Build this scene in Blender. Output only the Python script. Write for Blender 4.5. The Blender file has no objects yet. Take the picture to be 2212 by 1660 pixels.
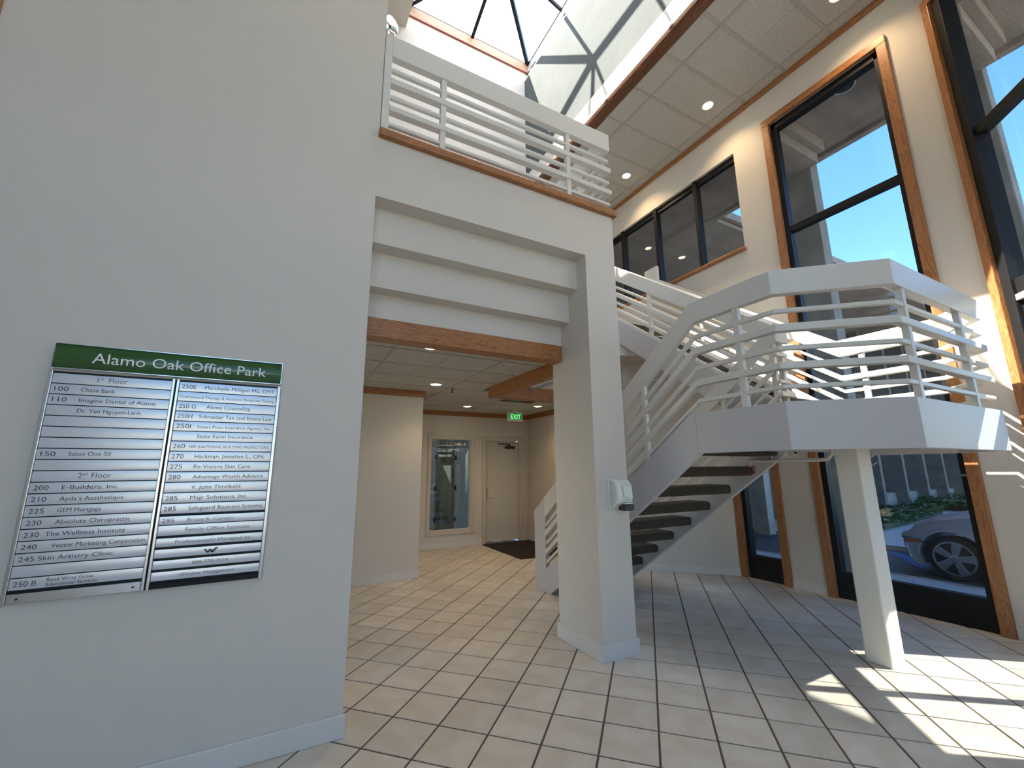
import bpy, bmesh, math, random
from mathutils import Vector, Matrix
random.seed(7)
PI = math.pi
SC = bpy.context.scene
COL = SC.collection

# ------------------------------------------------------------------ camera
H = 1.55934
W_ = Vector((0.46266, 0.86464, 0.19603))
def cam_axes():
    f, pitch, roll, yaw = 908.4372, 0.19730514, -0.00711079, -0.30200828
    cp, sp = math.cos(pitch), math.sin(pitch)
    fw = Vector((math.sin(yaw) * cp, math.cos(yaw) * cp, sp)); rt = Vector((math.cos(yaw), -math.sin(yaw), 0))
    up = rt.cross(fw); c, s = math.cos(roll), math.sin(roll)
    r2 = c * rt + s * up; u2 = -s * rt + c * up
    a = -(PI / 4 + 0.0079825); R = Matrix.Rotation(a, 3, 'Z')
    return R @ r2, R @ u2, R @ fw
cr, cu, cf = cam_axes()
cam = bpy.data.cameras.new('camera'); cam.sensor_width = 36.0; cam.lens = 36.0 * 908.4372 / 2212.0
cam.clip_start = 0.05; cam.clip_end = 400
camo = bpy.data.objects.new('camera', cam); COL.objects.link(camo)
M = Matrix.Identity(4)
for i in range(3):
    M[i][0] = cr[i]; M[i][1] = cu[i]; M[i][2] = -cf[i]
M[0][3] = 0; M[1][3] = 0; M[2][3] = H
camo.matrix_world = M
SC.camera = camo

# ------------------------------------------------------------------ world, sun, exposure
SC.view_settings.view_transform = 'Standard'; SC.view_settings.look = 'None'
SC.view_settings.gamma = 1.0; SC.view_settings.use_curve_mapping = False
SC.view_settings.exposure = 0.62
SUN1 = Vector((1.0, -0.72, -2.05)).normalized()      # daylight falling through the skylight
SUN2 = Vector((-0.64, 0.485, -1.0)).normalized()    # direction of the stand-in lamp for reflected sunlight
world = bpy.data.worlds.new('world'); SC.world = world; world.use_nodes = True
wn = world.node_tree; wn.nodes.clear()
sky = wn.nodes.new('ShaderNodeTexSky'); sky.sky_type = 'NISHITA'; sky.sun_disc = False
sky.sun_elevation = math.asin(-SUN1.z); sky.sun_rotation = math.atan2(-SUN1.x, -SUN1.y)
sky.altitude = 50; sky.air_density = 1.0; sky.dust_density = 0.7; sky.ozone_density = 1.6
bg = wn.nodes.new('ShaderNodeBackground'); bg.inputs[1].default_value = 0.44
wo = wn.nodes.new('ShaderNodeOutputWorld')
hs = wn.nodes.new('ShaderNodeHueSaturation'); hs.inputs['Saturation'].default_value = 1.25
wn.links.new(sky.outputs[0], hs.inputs['Color']); wn.links.new(hs.outputs[0], bg.inputs[0]); wn.links.new(bg.outputs[0], wo.inputs[0])
def sun_lamp(name, d, e, col, ang):
    l = bpy.data.lights.new(name, 'SUN'); l.energy = e; l.color = col; l.angle = math.radians(ang)
    o = bpy.data.objects.new(name, l); COL.objects.link(o)
    o.rotation_euler = d.to_track_quat('-Z', 'Y').to_euler(); o.location = (0, 0, 30)
    return o
sun_lamp('sun', SUN1, 30.0, (1.0, 0.93, 0.80), 0.53)
# added spot lamp standing in for reflected sunlight, narrow beam through the diagonal window
_l = bpy.data.lights.new('mirrored_sun_standin', 'SPOT'); _l.energy = 110000; _l.color = (1.0, 0.92, 0.74); _l.spot_size = 2 * math.atan(1.4 / 30); _l.spot_blend = 0.12; _l.shadow_soft_size = 0.13
_o = bpy.data.objects.new('mirrored_sun_standin', _l); COL.objects.link(_o); _o.location = Vector((5.12, 0.38, 1.95)) - 30 * SUN2
_o.rotation_euler = SUN2.to_track_quat('-Z', 'Y').to_euler()

# ------------------------------------------------------------------ materials
MATS = {}
def mat(name, col, rough=0.6, metal=0.0, spec=0.5, noise=0.0, nscale=20.0, bump=0.0, bscale=200.0, rand=0.0, emit=None, estr=0.0, col2=None, stretch=(1, 1, 1), detail=3.0, bdist=0.002):
    m = bpy.data.materials.new(name); m.use_nodes = True; nt = m.node_tree; N = nt.nodes; L = nt.links
    b = N['Principled BSDF']; b.inputs['Roughness'].default_value = rough; b.inputs['Metallic'].default_value = metal
    b.inputs['Specular IOR Level'].default_value = spec
    b.inputs['Base Color'].default_value = (*col, 1)
    tc = N.new('ShaderNodeTexCoord'); mp = N.new('ShaderNodeMapping'); mp.inputs['Scale'].default_value = stretch
    L.new(tc.outputs['Object'], mp.inputs[0])
    src = None
    if noise or col2:
        nz = N.new('ShaderNodeTexNoise'); nz.inputs['Scale'].default_value = nscale; nz.inputs['Detail'].default_value = detail
        L.new(mp.outputs[0], nz.inputs[0])
        cr_ = N.new('ShaderNodeValToRGB'); c2 = col2 if col2 else tuple(c * (1 - noise) for c in col)
        cr_.color_ramp.elements[0].position = 0.32; cr_.color_ramp.elements[1].position = 0.68
        cr_.color_ramp.elements[0].color = (*c2, 1); cr_.color_ramp.elements[1].color = (*col, 1)
        L.new(nz.outputs[0], cr_.inputs[0]); src = cr_.outputs[0]
    if rand:
        oi = N.new('ShaderNodeObjectInfo'); hv = N.new('ShaderNodeHueSaturation')
        ma = N.new('ShaderNodeMath'); ma.operation = 'MULTIPLY_ADD'; ma.inputs[1].default_value = rand; ma.inputs[2].default_value = 1 - rand / 2
        L.new(oi.outputs['Random'], ma.inputs[0]); L.new(ma.outputs[0], hv.inputs['Value'])
        if src: L.new(src, hv.inputs['Color'])
        else: hv.inputs['Color'].default_value = (*col, 1)
        src = hv.outputs[0]
    if src: L.new(src, b.inputs['Base Color'])
    if bump:
        n2 = N.new('ShaderNodeTexNoise'); n2.inputs['Scale'].default_value = bscale; n2.inputs['Detail'].default_value = 2
        L.new(mp.outputs[0], n2.inputs[0])
        bp = N.new('ShaderNodeBump'); bp.inputs['Strength'].default_value = bump; bp.inputs['Distance'].default_value = bdist
        L.new(n2.outputs[0], bp.inputs['Height']); L.new(bp.outputs[0], b.inputs['Normal'])
    if emit:
        b.inputs['Emission Color'].default_value = (*emit, 1); b.inputs['Emission Strength'].default_value = estr
    MATS[name] = m
    return m
def wood(name, stretch, c1=(0.47, 0.205, 0.075), c2=(0.30, 0.11, 0.034), rough=0.38):
    m = bpy.data.materials.new(name); m.use_nodes = True; nt = m.node_tree; N = nt.nodes; L = nt.links
    b = N['Principled BSDF']; b.inputs['Roughness'].default_value = rough
    tc = N.new('ShaderNodeTexCoord'); mp = N.new('ShaderNodeMapping'); mp.inputs['Scale'].default_value = stretch
    L.new(tc.outputs['Object'], mp.inputs[0])
    nz = N.new('ShaderNodeTexNoise'); nz.inputs['Scale'].default_value = 1.6; nz.inputs['Detail'].default_value = 2.5; nz.inputs['Distortion'].default_value = 0.4
    L.new(mp.outputs[0], nz.inputs[0])
    ml = N.new('ShaderNodeMath'); ml.operation = 'MULTIPLY'; ml.inputs[1].default_value = 14.0; L.new(nz.outputs[0], ml.inputs[0])
    fr = N.new('ShaderNodeMath'); fr.operation = 'PINGPONG'; fr.inputs[1].default_value = 0.5; L.new(ml.outputs[0], fr.inputs[0])
    rp = N.new('ShaderNodeValToRGB'); rp.color_ramp.elements[0].position = 0.0; rp.color_ramp.elements[0].color = (*c2, 1)
    rp.color_ramp.elements[1].position = 0.28; rp.color_ramp.elements[1].color = (*c1, 1)
    L.new(fr.outputs[0], rp.inputs[0])
    n3 = N.new('ShaderNodeTexNoise'); n3.inputs['Scale'].default_value = 14; L.new(mp.outputs[0], n3.inputs[0])
    mx = N.new('ShaderNodeMix'); mx.data_type = 'RGBA'; mx.blend_type = 'MULTIPLY'; mx.inputs[0].default_value = 0.35
    L.new(rp.outputs[0], mx.inputs[6]); L.new(n3.outputs[0], mx.inputs[7]); L.new(mx.outputs[2], b.inputs['Base Color'])
    MATS[name] = m; return m
def glass(name, tint, refl=1.0, ior=1.5):
    m = bpy.data.materials.new(name); m.use_nodes = True; nt = m.node_tree; N = nt.nodes; L = nt.links; N.clear()
    o = N.new('ShaderNodeOutputMaterial'); t = N.new('ShaderNodeBsdfTransparent'); t.inputs[0].default_value = (*tint, 1)
    g = N.new('ShaderNodeBsdfGlossy'); g.inputs['Roughness'].default_value = 0.0; g.inputs[0].default_value = (refl, refl, refl, 1)
    lw = N.new('ShaderNodeLayerWeight'); lw.inputs[0].default_value = 0.5; r0 = ((ior - 1) / (ior + 1)) ** 2
    pw = N.new('ShaderNodeMath'); pw.operation = 'POWER'; pw.inputs[1].default_value = 5.0; L.new(lw.outputs['Facing'], pw.inputs[0])
    f = N.new('ShaderNodeMath'); f.operation = 'MULTIPLY_ADD'; f.inputs[1].default_value = 1 - r0; f.inputs[2].default_value = r0; L.new(pw.outputs[0], f.inputs[0])
    mx = N.new('ShaderNodeMixShader')
    L.new(f.outputs[0], mx.inputs[0]); L.new(t.outputs[0], mx.inputs[1]); L.new(g.outputs[0], mx.inputs[2]); L.new(mx.outputs[0], o.inputs[0])
    MATS[name] = m; return m

WALL = mat('wall_paint', (0.66, 0.61, 0.545), 0.62, bump=0.35, bscale=260)
WHITE = mat('rail_paint', (0.70, 0.685, 0.635), 0.36, bump=0.08, bscale=120)
STRG = mat('stringer_paint', (0.56, 0.545, 0.555), 0.42, bump=0.1, bscale=160)
BASE = mat('baseboard_paint', (0.68, 0.66, 0.62), 0.4)
WX = wood('oak_x', (1.0, 9, 9)); WY = wood('oak_y', (9, 1.0, 9)); WZ = wood('oak_z', (9, 9, 1.0))
DWY = wood('dark_oak_y', (9, 1.0, 9), (0.20, 0.075, 0.028), (0.09, 0.03, 0.012))
BLK = mat('black_frame', (0.010, 0.010, 0.011), 0.5, spec=0.25)
TILE = mat('floor_tile', (0.69, 0.645, 0.565), 0.42, col2=(0.60, 0.535, 0.435), nscale=3.4, rand=0.16, bump=0.12, bscale=45, stretch=(1, 1.6, 1))
GROUT = mat('grout', (0.11, 0.085, 0.065), 0.9)
CTILE = mat('ceiling_tile', (0.66, 0.64, 0.58), 0.9, noise=0.34, nscale=60, bump=1.0, bscale=85, detail=4, rand=0.03, bdist=0.004)
TGRID = mat('ceiling_grid', (0.44, 0.44, 0.39), 0.6)
CARPET = mat('stair_carpet', (0.075, 0.062, 0.045), 0.95, noise=0.5, nscale=160, bump=0.9, bscale=240, bdist=0.004)
MAT_ = mat('mat_pile', (0.018, 0.010, 0.008), 0.95, bump=0.8, bscale=300)
CONC = mat('concrete', (0.34, 0.315, 0.275), 0.85, col2=(0.21, 0.195, 0.17), nscale=2.6, bump=0.5, bscale=30, detail=8, bdist=0.01)
CONCD = mat('concrete_cast', (0.40, 0.325, 0.255), 0.85, col2=(0.29, 0.23, 0.18), nscale=1.3, bump=0.6, bscale=9, detail=8, stretch=(1, 2.5, 1), bdist=0.02)  # brown cast concrete of the eaves and brackets
PAVE = mat('sidewalk', (0.40, 0.39, 0.37), 0.9, noise=0.15, nscale=8, bump=0.3, bscale=120)
ASPH = mat('asphalt', (0.055, 0.056, 0.06), 0.9, noise=0.3, nscale=60, bump=0.5, bscale=150)
BLUE = mat('blue_paint', (0.02, 0.06, 0.20), 0.7)
ALU = mat('aluminium', (0.62, 0.63, 0.65), 0.22, metal=1.0, stretch=(1, 1, 60), bump=0.04, bscale=40)
SLAT = mat('brushed_slat', (0.66, 0.675, 0.72), 0.24, metal=0.35, bump=0.03, bscale=60, stretch=(1, 1, 40))
INK = mat('dark_lettering', (0.03, 0.032, 0.04), 0.5)
INK2 = mat('faded_lettering', (0.12, 0.13, 0.13), 0.5)
GREEN = mat('green_header', (0.045, 0.115, 0.035), 0.16)
WHT = mat('white_lettering', (0.85, 0.86, 0.84), 0.4)
PLW = mat('white_plastic', (0.70, 0.73, 0.69), 0.25)
PLD = mat('dark_plastic', (0.03, 0.028, 0.026), 0.25)
CHROME = mat('chrome', (0.8, 0.8, 0.8), 0.08, metal=1.0)
BRASS = mat('brass', (0.55, 0.36, 0.12), 0.3, metal=1.0)
BRONZE = mat('bronze', (0.06, 0.045, 0.035), 0.4, metal=0.6)
PIPE = mat('painted_pipe', (0.60, 0.56, 0.49), 0.4)
RED = mat('red_cage', (0.22, 0.012, 0.015), 0.4)
LENS = mat('lamp_lens', (1, 1, 1), 0.5, emit=(1.0, 0.86, 0.62), estr=14.0)
EXITG = mat('exit_glow', (0.1, 0.5, 0.15), 0.5, emit=(0.10, 0.95, 0.20), estr=1.2)
EXITB = mat('exit_face', (0.20, 0.34, 0.20), 0.5, emit=(0.10, 0.38, 0.14), estr=0.12)
LEAF = mat('leaf', (0.06, 0.13, 0.03), 0.5, rand=0.2, noise=0.5, nscale=12)
LEAF2 = mat('pale_leaf', (0.13, 0.17, 0.05), 0.5, noise=0.4, nscale=12)
CARP = mat('silver_car_paint', (0.46, 0.45, 0.50), 0.25, metal=0.5)
TYRE = mat('tyre', (0.012, 0.012, 0.013), 0.8)
RIM = mat('alloy_rim', (0.42, 0.42, 0.43), 0.3, metal=0.9)
AMB = mat('amber_lens', (0.35, 0.08, 0.02), 0.2)
LAMPG = mat('headlamp', (0.32, 0.30, 0.27), 0.08, metal=0.5)
DOORP = mat('door_paint', (0.60, 0.56, 0.48), 0.5)
FRP = mat('frame_paint', (0.60, 0.53, 0.45), 0.45)
EXTD = mat('steel_door_paint', (0.62, 0.64, 0.66), 0.4)
GL = glass('tinted_glass', (0.84, 0.87, 0.90), 0.55)
GLS = glass('skylight_glass', (0.95, 0.97, 0.98), 0.4, 1.3)
_n = GLS.node_tree; _o = [n for n in _n.nodes if n.type == 'OUTPUT_MATERIAL'][0]; _s = _o.inputs[0].links[0].from_socket
_t = _n.nodes.new('ShaderNodeBsdfTranslucent'); _t.inputs[0].default_value = (0.95, 0.98, 1.0, 1); _m = _n.nodes.new('ShaderNodeMixShader'); _m.inputs[0].default_value = 0.32
_n.links.new(_s, _m.inputs[1]); _n.links.new(_t.outputs[0], _m.inputs[2]); _n.links.new(_m.outputs[0], _o.inputs[0])
GLC = glass('clear_glass', (0.97, 0.98, 0.98), 0.9)
GLD = glass('dark_glass', (0.10, 0.11, 0.12), 1.0, 1.9)
GLB = glass('back_window_glass', (0.70, 0.74, 0.72), 1.0, 1.6)

# ------------------------------------------------------------------ builders
def link(name, me, m=None, parent=None, bevel=0.0, smooth=False, seg=2):
    o = bpy.data.objects.new(name, me); COL.objects.link(o)
    if m is not None and len(me.materials) == 0: me.materials.append(m)
    if parent is not None:
        o.parent = parent
        if parent.type == 'EMPTY' or parent.get('_offx'):
            base = parent
            o.location = -world_loc(parent)
    if bevel:
        b = o.modifiers.new('bevel', 'BEVEL'); b.width = bevel; b.segments = seg; b.limit_method = 'ANGLE'; b.angle_limit = math.radians(35)
    if smooth:
        for p in me.polygons: p.use_smooth = True
    return o
def world_loc(o):
    v = Vector(o.location)
    while o.parent is not None:
        o = o.parent; v += Vector(o.location)
    return v
class MB:
    def __init__(s): s.b = bmesh.new()
    def box(s, x0, x1, y0, y1, z0, z1, mtx=None):
        vs = [s.b.verts.new(Vector(c)) for c in [(x0, y0, z0), (x1, y0, z0), (x1, y1, z0), (x0, y1, z0), (x0, y0, z1), (x1, y0, z1), (x1, y1, z1), (x0, y1, z1)]]
        if mtx:
            for v in vs: v.co = mtx @ v.co
        for f in [(3, 2, 1, 0), (4, 5, 6, 7), (0, 1, 5, 4), (1, 2, 6, 5), (2, 3, 7, 6), (3, 0, 4, 7)]: s.b.faces.new([vs[i] for i in f])
        return s
    def prism(s, pts, axis, a, b, mtx=None):
        # pts: 2D polygon; axis x: (y,z) ; y: (x,z) ; z: (x,y)
        def P(p, t):
            v = {'x': (t, p[0], p[1]), 'y': (p[0], t, p[1]), 'z': (p[0], p[1], t)}[axis]
            v = Vector(v); return mtx @ v if mtx else v
        A = [s.b.verts.new(P(p, a)) for p in pts]; B = [s.b.verts.new(P(p, b)) for p in pts]; n = len(pts)
        s.b.faces.new(A); s.b.faces.new(B[::-1])
        for i in range(n): s.b.faces.new([A[i], B[i], B[(i + 1) % n], A[(i + 1) % n]])
        return s
    def tube(s, path, r, n=12, cap=True):
        path = [Vector(p) for p in path]; rings = []
        for i, p in enumerate(path):
            d = (path[min(i + 1, len(path) - 1)] - path[max(i - 1, 0)]).normalized()
            u = d.cross(Vector((0, 0, 1)));
            if u.length < 1e-3: u = d.cross(Vector((0, 1, 0)))
            u.normalize(); w = d.cross(u)
            rr = r[i] if isinstance(r, (list, tuple)) else r
            rings.append([s.b.verts.new(p + rr * (math.cos(2 * PI * k / n) * u + math.sin(2 * PI * k / n) * w)) for k in range(n)])
        for a, b in zip(rings, rings[1:]):
            for k in range(n): s.b.faces.new([a[k], a[(k + 1) % n], b[(k + 1) % n], b[k]])
        if cap: s.b.faces.new(rings[0][::-1]); s.b.faces.new(rings[-1])
        return s
    def lathe(s, prof, c, axis='z', n=24):
        c = Vector(c); rings = []
        for r, h in prof:
            ring = []
            for k in range(n):
                a = 2 * PI * k / n; x, y = r * math.cos(a), r * math.sin(a)
                v = {'z': (x, y, h), 'y': (x, h, y), 'x': (h, x, y)}[axis]
                ring.append(s.b.verts.new(c + Vector(v)))
            rings.append(ring)
        for a, b in zip(rings, rings[1:]):
            for k in range(n): s.b.faces.new([a[k], a[(k + 1) % n], b[(k + 1) % n], b[k]])
        s.b.faces.new(rings[0][::-1]); s.b.faces.new(rings[-1])
        return s
    def sweep(s, path, w, hs):
        # path [(x,y,z)], w plan width, hs = [(zlo,zhi)] per vertex offsets, mitred in plan
        n = len(path); rings = []
        for i in range(n):
            p = Vector(path[i]); ds = []
            if i > 0: d = Vector(path[i][:2]) - Vector(path[i - 1][:2]); ds.append(d.normalized())
            if i < n - 1: d = Vector(path[i + 1][:2]) - Vector(path[i][:2]); ds.append(d.normalized())
            if len(ds) == 1: nn = Vector((-ds[0].y, ds[0].x)); k = 1
            else:
                a = Vector((-ds[0].y, ds[0].x)); b = Vector((-ds[1].y, ds[1].x)); nn = (a + b).normalized(); k = 1 / max(0.3, nn.dot(a))
            o = nn * (w / 2 * k); lo, hi = hs[i]
            rings.append([s.b.verts.new((p.x + sx * o.x, p.y + sx * o.y, p.z + dz)) for sx, dz in ((-1, lo), (1, lo), (1, hi), (-1, hi))])
        for a, b in zip(rings, rings[1:]):
            for k in range(4): s.b.faces.new([a[k], a[(k + 1) % 4], b[(k + 1) % 4], b[k]])
        s.b.faces.new(rings[0][::-1]); s.b.faces.new(rings[-1])
        return s
    def build(s, name, m, parent=None, bevel=0.0, smooth=False, seg=2):
        bmesh.ops.recalc_face_normals(s.b, faces=s.b.faces)
        me = bpy.data.meshes.new(name); s.b.to_mesh(me); s.b.free()
        return link(name, me, m, parent, bevel, smooth, seg)
def bx(name, m, parent, x0, x1, y0, y1, z0, z1, bevel=0.0, mtx=None):
    return MB().box(x0, x1, y0, y1, z0, z1, mtx).build(name, m, parent, bevel)
def thing(name, label, cat, loc, group=None):
    o = bpy.data.objects.new(name, None); COL.objects.link(o); o.location = loc; o.empty_display_size = 0.1
    o['label'] = label; o['category'] = cat
    if group: o['group'] = group
    return o
def tag(o, label, cat, group=None):
    o['label'] = label; o['category'] = cat
    if group: o['group'] = group
    return o
def struct(name, label, loc=None):
    o = bpy.data.objects.new(name, None); COL.objects.link(o); o.location = loc or (0, 0, 0); o['kind'] = 'structure'; o['label'] = label
    o.empty_display_size = 0.1
    return o
def skind(o, label):
    o['kind'] = 'structure'; o['label'] = label; return o
def copy_tree(o, parent=None):
    c = o.copy(); COL.objects.link(c); c.parent = parent
    for ch in [x for x in o.children]: copy_tree(ch, c)
    return c
FONT = None
def lettering(txt, m, parent, x, y, z, h, width=None, align='LEFT', off=0.0, name='lettering', ext=0.0006, yrot=0.0, space=1.0):
    cu_ = bpy.data.curves.new('t', 'FONT'); cu_.body = txt
    if FONT: cu_.font = FONT; cu_.size = 1.0; cu_.align_x = align; cu_.extrude = 0.0; cu_.offset = off; cu_.space_character = space
    cu_.resolution_u = 3
    to = bpy.data.objects.new('t', cu_); COL.objects.link(to)
    bpy.context.view_layer.update()
    me = bpy.data.meshes.new_from_object(to.evaluated_get(bpy.context.evaluated_depsgraph_get()))
    bpy.data.objects.remove(to)
    xs = [v.co.x for v in me.vertices]; w0 = (max(xs) - min(xs)) if xs else 1
    s = h / 0.73; sx = s if width is None else width / w0
    if width is not None and align == 'LEFT':
        mn = min(xs)
    else: mn = 0
    for v in me.vertices:
        v.co = Vector((x + (v.co.x - mn) * sx, y, z + v.co.y * s))
    for p in me.polygons:
        pass
    me.name = name
    return link(name, me, m, parent)

# ================================================================== SETTING
# ---- floor
fl = struct('floor', 'floor of beige square tiles laid on the diagonal')
MB().prism([(-5, -4), (7.0, -4), (7.0, 9.0), (-5, 9.0)], 'z', -0.06, -0.004).build('grout_bed', GROUT, fl)
T = 0.325; ga = -(PI / 4 + 0.0079825); gx, gy = -0.0956891, 11.2895967
RG = Matrix.Rotation(ga, 3, 'Z')
def tile_mesh():
    b = MB(); s = T - 0.0125; b.box(-s / 2, s / 2, -s / 2, s / 2, -0.012, 0.0)
    bmesh.ops.bevel(b.b, geom=[e for e in b.b.edges if e.verts[0].co.z > -0.001 and e.verts[1].co.z > -0.001], offset=0.0022, segments=1, affect='EDGES')
    me = bpy.data.meshes.new('tile'); b.b.to_mesh(me); b.b.free(); me.materials.append(TILE); return me
tme = tile_mesh(); cells = []
def project(p):
    v = Vector(p) - Vector((0, 0, H)); z = v.dot(cf)
    if z < 0.05: return None
    return (1106 + 908.44 * v.dot(cr) / z, 830 - 908.44 * v.dot(cu) / z, z)
for c in range(-45, 45):
    for r in range(-60, 45):
        p = RG @ Vector(((c + 0.5 + gx) * T, (r + 0.5 + gy) * T, 0))
        if not (-4 < p.x < 6.25 and -3.2 < p.y < 8.7): continue
        if p.x + p.y > 10.5 and p.x > 4.9: continue
        if p.x - p.y > 5.2: continue
        q = project(p)
        # hidden behind the directory wall
        hid = p.y > 3.2 and (p.x < 0.1 or p.x / p.y < 0.11)
        hid = hid or (p.y > 6.7 and p.x < 1.6)
        vis = q is not None and -40 < q[0] < 2250 and q[1] < 1720 and not hid
        if hid and p.x < -2.6: continue
        cells.append((not vis, q[2] if q else 99, p))
cells.sort(key=lambda t: (t[0], t[1]))
rest = MB()
for i, (nv, d, p) in enumerate(cells):
    rr = random.choice([0, 1, 2, 3]) * PI / 2 + random.uniform(-.003, .003); zz = random.uniform(-0.0008, 0.0006)
    if i < 300:
        o = bpy.data.objects.new('tile', tme); COL.objects.link(o); o.parent = fl; o.location = (p.x, p.y, zz); o.rotation_euler = (0, 0, ga + rr)
    else:
        s = T - 0.0125
        mm = Matrix.Translation((p.x, p.y, zz)) @ Matrix.Rotation(ga + rr, 4, 'Z')
        rest.box(-s / 2, s / 2, -s / 2, s / 2, -0.012, 0.0, mm)
o = rest.build('tile_field', TILE, fl); o['kind'] = 'stuff'; o['label'] = 'remaining floor tiles farther off'

# ---- left wall with the portal header (one drywall surface)
b = MB()
b.box(-9, 0.44, 3.0, 3.62, 0, 10.25)
b.box(0.44, 2.80, 3.0, 3.62, 3.60, 4.11)
b.box(0.44, 2.43, 3.155, 3.62, 3.30, 3.60)
b.box(0.44, 2.43, 3.305, 3.62, 3.00, 3.30)
b.box(0.44, 2.43, 3.455, 3.62, 2.74, 3.00)
skind(b.build('wall_left', WALL), 'pale textured wall with stepped soffit over the hall opening')
pl = thing('pillar', 'square off-white drywall pillar right of the hall opening', 'pillar', (2.615, 3.31, 0))
bx('shaft', WALL, pl, 2.43, 2.80, 3.0, 3.62, 0.0, 3.60)
b = MB(); b.box(2.412, 2.818, 2.982, 3.638, 0.0, 0.125)
b.build('baseboard', BASE, pl, 0.004)
skind(MB().box(-9, 0.458, 2.982, 3.0, 0, 0.125).build('baseboard_left', BASE, None, 0.005), 'painted baseboard along the directory wall')
# ledge cap
skind(MB().box(0.435, 2.835, 2.95, 3.12, 4.11, 4.178).build('trim_1', WX, None, 0.012), 'oak ledge cap below the upper railing')
# wooden trim at the far left of the wall
w = struct('window_6', 'tall window at the left end of the directory wall, its oak casing at the frame edge', (-2.4, 3, 0))
bx('casing', WZ, w, -1.70, -1.605, 2.975, 3.0, 0, 7.0, 0.004)
bx('frame', BLK, w, -1.78, -1.70, 2.985, 3.0, 0, 7.0)
bx('pane', GLD, w, -3.1, -1.78, 2.99, 2.996, 0, 7.0)

# ---- upper floor slab
b = MB()
b.prism([(-6, 3.13), (2.80, 3.13), (2.80, 5.33), (6.03, 5.33), (6.03, 9.2), (-6, 9.2)], 'z', 3.62, 4.08)
b.box(-6, 2.68, 3.62, 8.6, 2.79, 3.62)
b.box(2.68, 2.80, 3.62, 5.60, 2.79, 3.62)
b.box(2.80, 4.94, 5.70, 8.6, 2.79, 3.62)
b.prism([(2.80, 5.33), (2.80, 5.70), (6.03, 5.70), (6.03, 4.3)], 'z', 3.27, 3.62)
skind(b.build('floor_upper', WALL), 'upper storey floor slab around the stair opening')

# ---- back wall with window and door openings
b = MB()
for (x0, x1, z0, z1) in [(-3, 2.64, 0, 2.8), (2.64, 3.55, 0, 0.33), (2.64, 3.55, 2.17, 2.8), (3.55, 3.84, 0, 2.8), (3.84, 4.78, 2.16, 2.8), (4.78, 5.1, 0, 2.8)]:
    b.box(x0, x1, 8.48, 8.66, z0, z1)
skind(b.build('wall_back', WALL), 'far hall wall with window and door')
b = MB(); b.box(-3, 1.86, 6.44, 6.62, 0, 2.79); b.box(1.70, 1.86, 6.62, 8.48, 0, 2.79)
skind(b.build('wall_inner', WALL), 'short hall wall left of the back window')
b = MB(); b.box(-3, 1.874, 6.426, 6.44, 0, 0.11); b.box(1.86, 1.874, 6.44, 8.48, 0, .11)
skind(b.build('baseboard_inner', BASE, None, 0.004), 'baseboard of the short hall wall')
b = MB(); b.box(1.874, 3.80, 8.466, 8.48, 0, 0.10)
skind(b.build('baseboard_back', BASE, None, 0.004), 'baseboard under the back window')
b = MB(); b.box(4.94, 5.06, 5.26, 8.48, 0, 3.30)
d45 = Vector((1, -1, 0)).normalized(); n45 = Vector((1, 1, 0)).normalized()
MF = Matrix.Translation((4.94, 5.26, 0)) @ Matrix.Rotation(-PI / 4, 4, 'Z')
b.prism([(0, 0), (1.543, 0), (1.543, 2.85), (0, 3.55)], 'y', 0.0, 0.12, MF)
skind(b.build('wall_hall_right', WALL), 'hall wall turning diagonally behind the stairs')
b = MB(); b.box(4.926, 4.94, 5.26, 8.48, 0, 0.11); b.box(-0.02, 1.53, -0.014, 0, 0, 0.11, MF)
skind(b.build('baseboard_hall', BASE, None, 0.004), 'baseboard of the wall behind the stairs')

# ---- right wall (X = 6.03) with three window openings
b = MB()
def wr(y0, y1, z0, z1): b.box(6.03, 6.19, y0, y1, z0, z1)
wr(1.20, 1.64, 0, 7.6); wr(1.64, 2.98, 6.61, 7.6); wr(2.98, 3.57, 0, 7.6)
wr(3.57, 4.10, 0, 0.0001); wr(3.57, 4.10, 2.4, 4.85); wr(3.57, 7.3, 6.57, 7.6); wr(4.10, 9.0, 0, 4.85); wr(7.3, 9.0, 4.85, 7.6)
skind(b.build('wall_right', WALL), 'two storey exterior wall with tall oak framed windows')
b = MB(); b.box(6.016, 6.03, 3.08, 3.49, 0, 0.11)
MR = Matrix.Translation((6.03, 1.2, 0)) @ Matrix.Rotation(-3 * PI / 4, 4, 'Z')   # +x runs down the diagonal, +y faces outside... 
b.box(6.016, 6.03, 1.2, 1.545, 0, 0.11)
skind(b.build('baseboard_right', BASE, None, 0.004), 'baseboard pieces between the windows')
skind(MB().box(5.995, 6.03, 1.0, 7.02, 7.165, 7.25).build('trim_2', WY, None, 0.01), 'oak crown strip under the upper ceiling')

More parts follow.
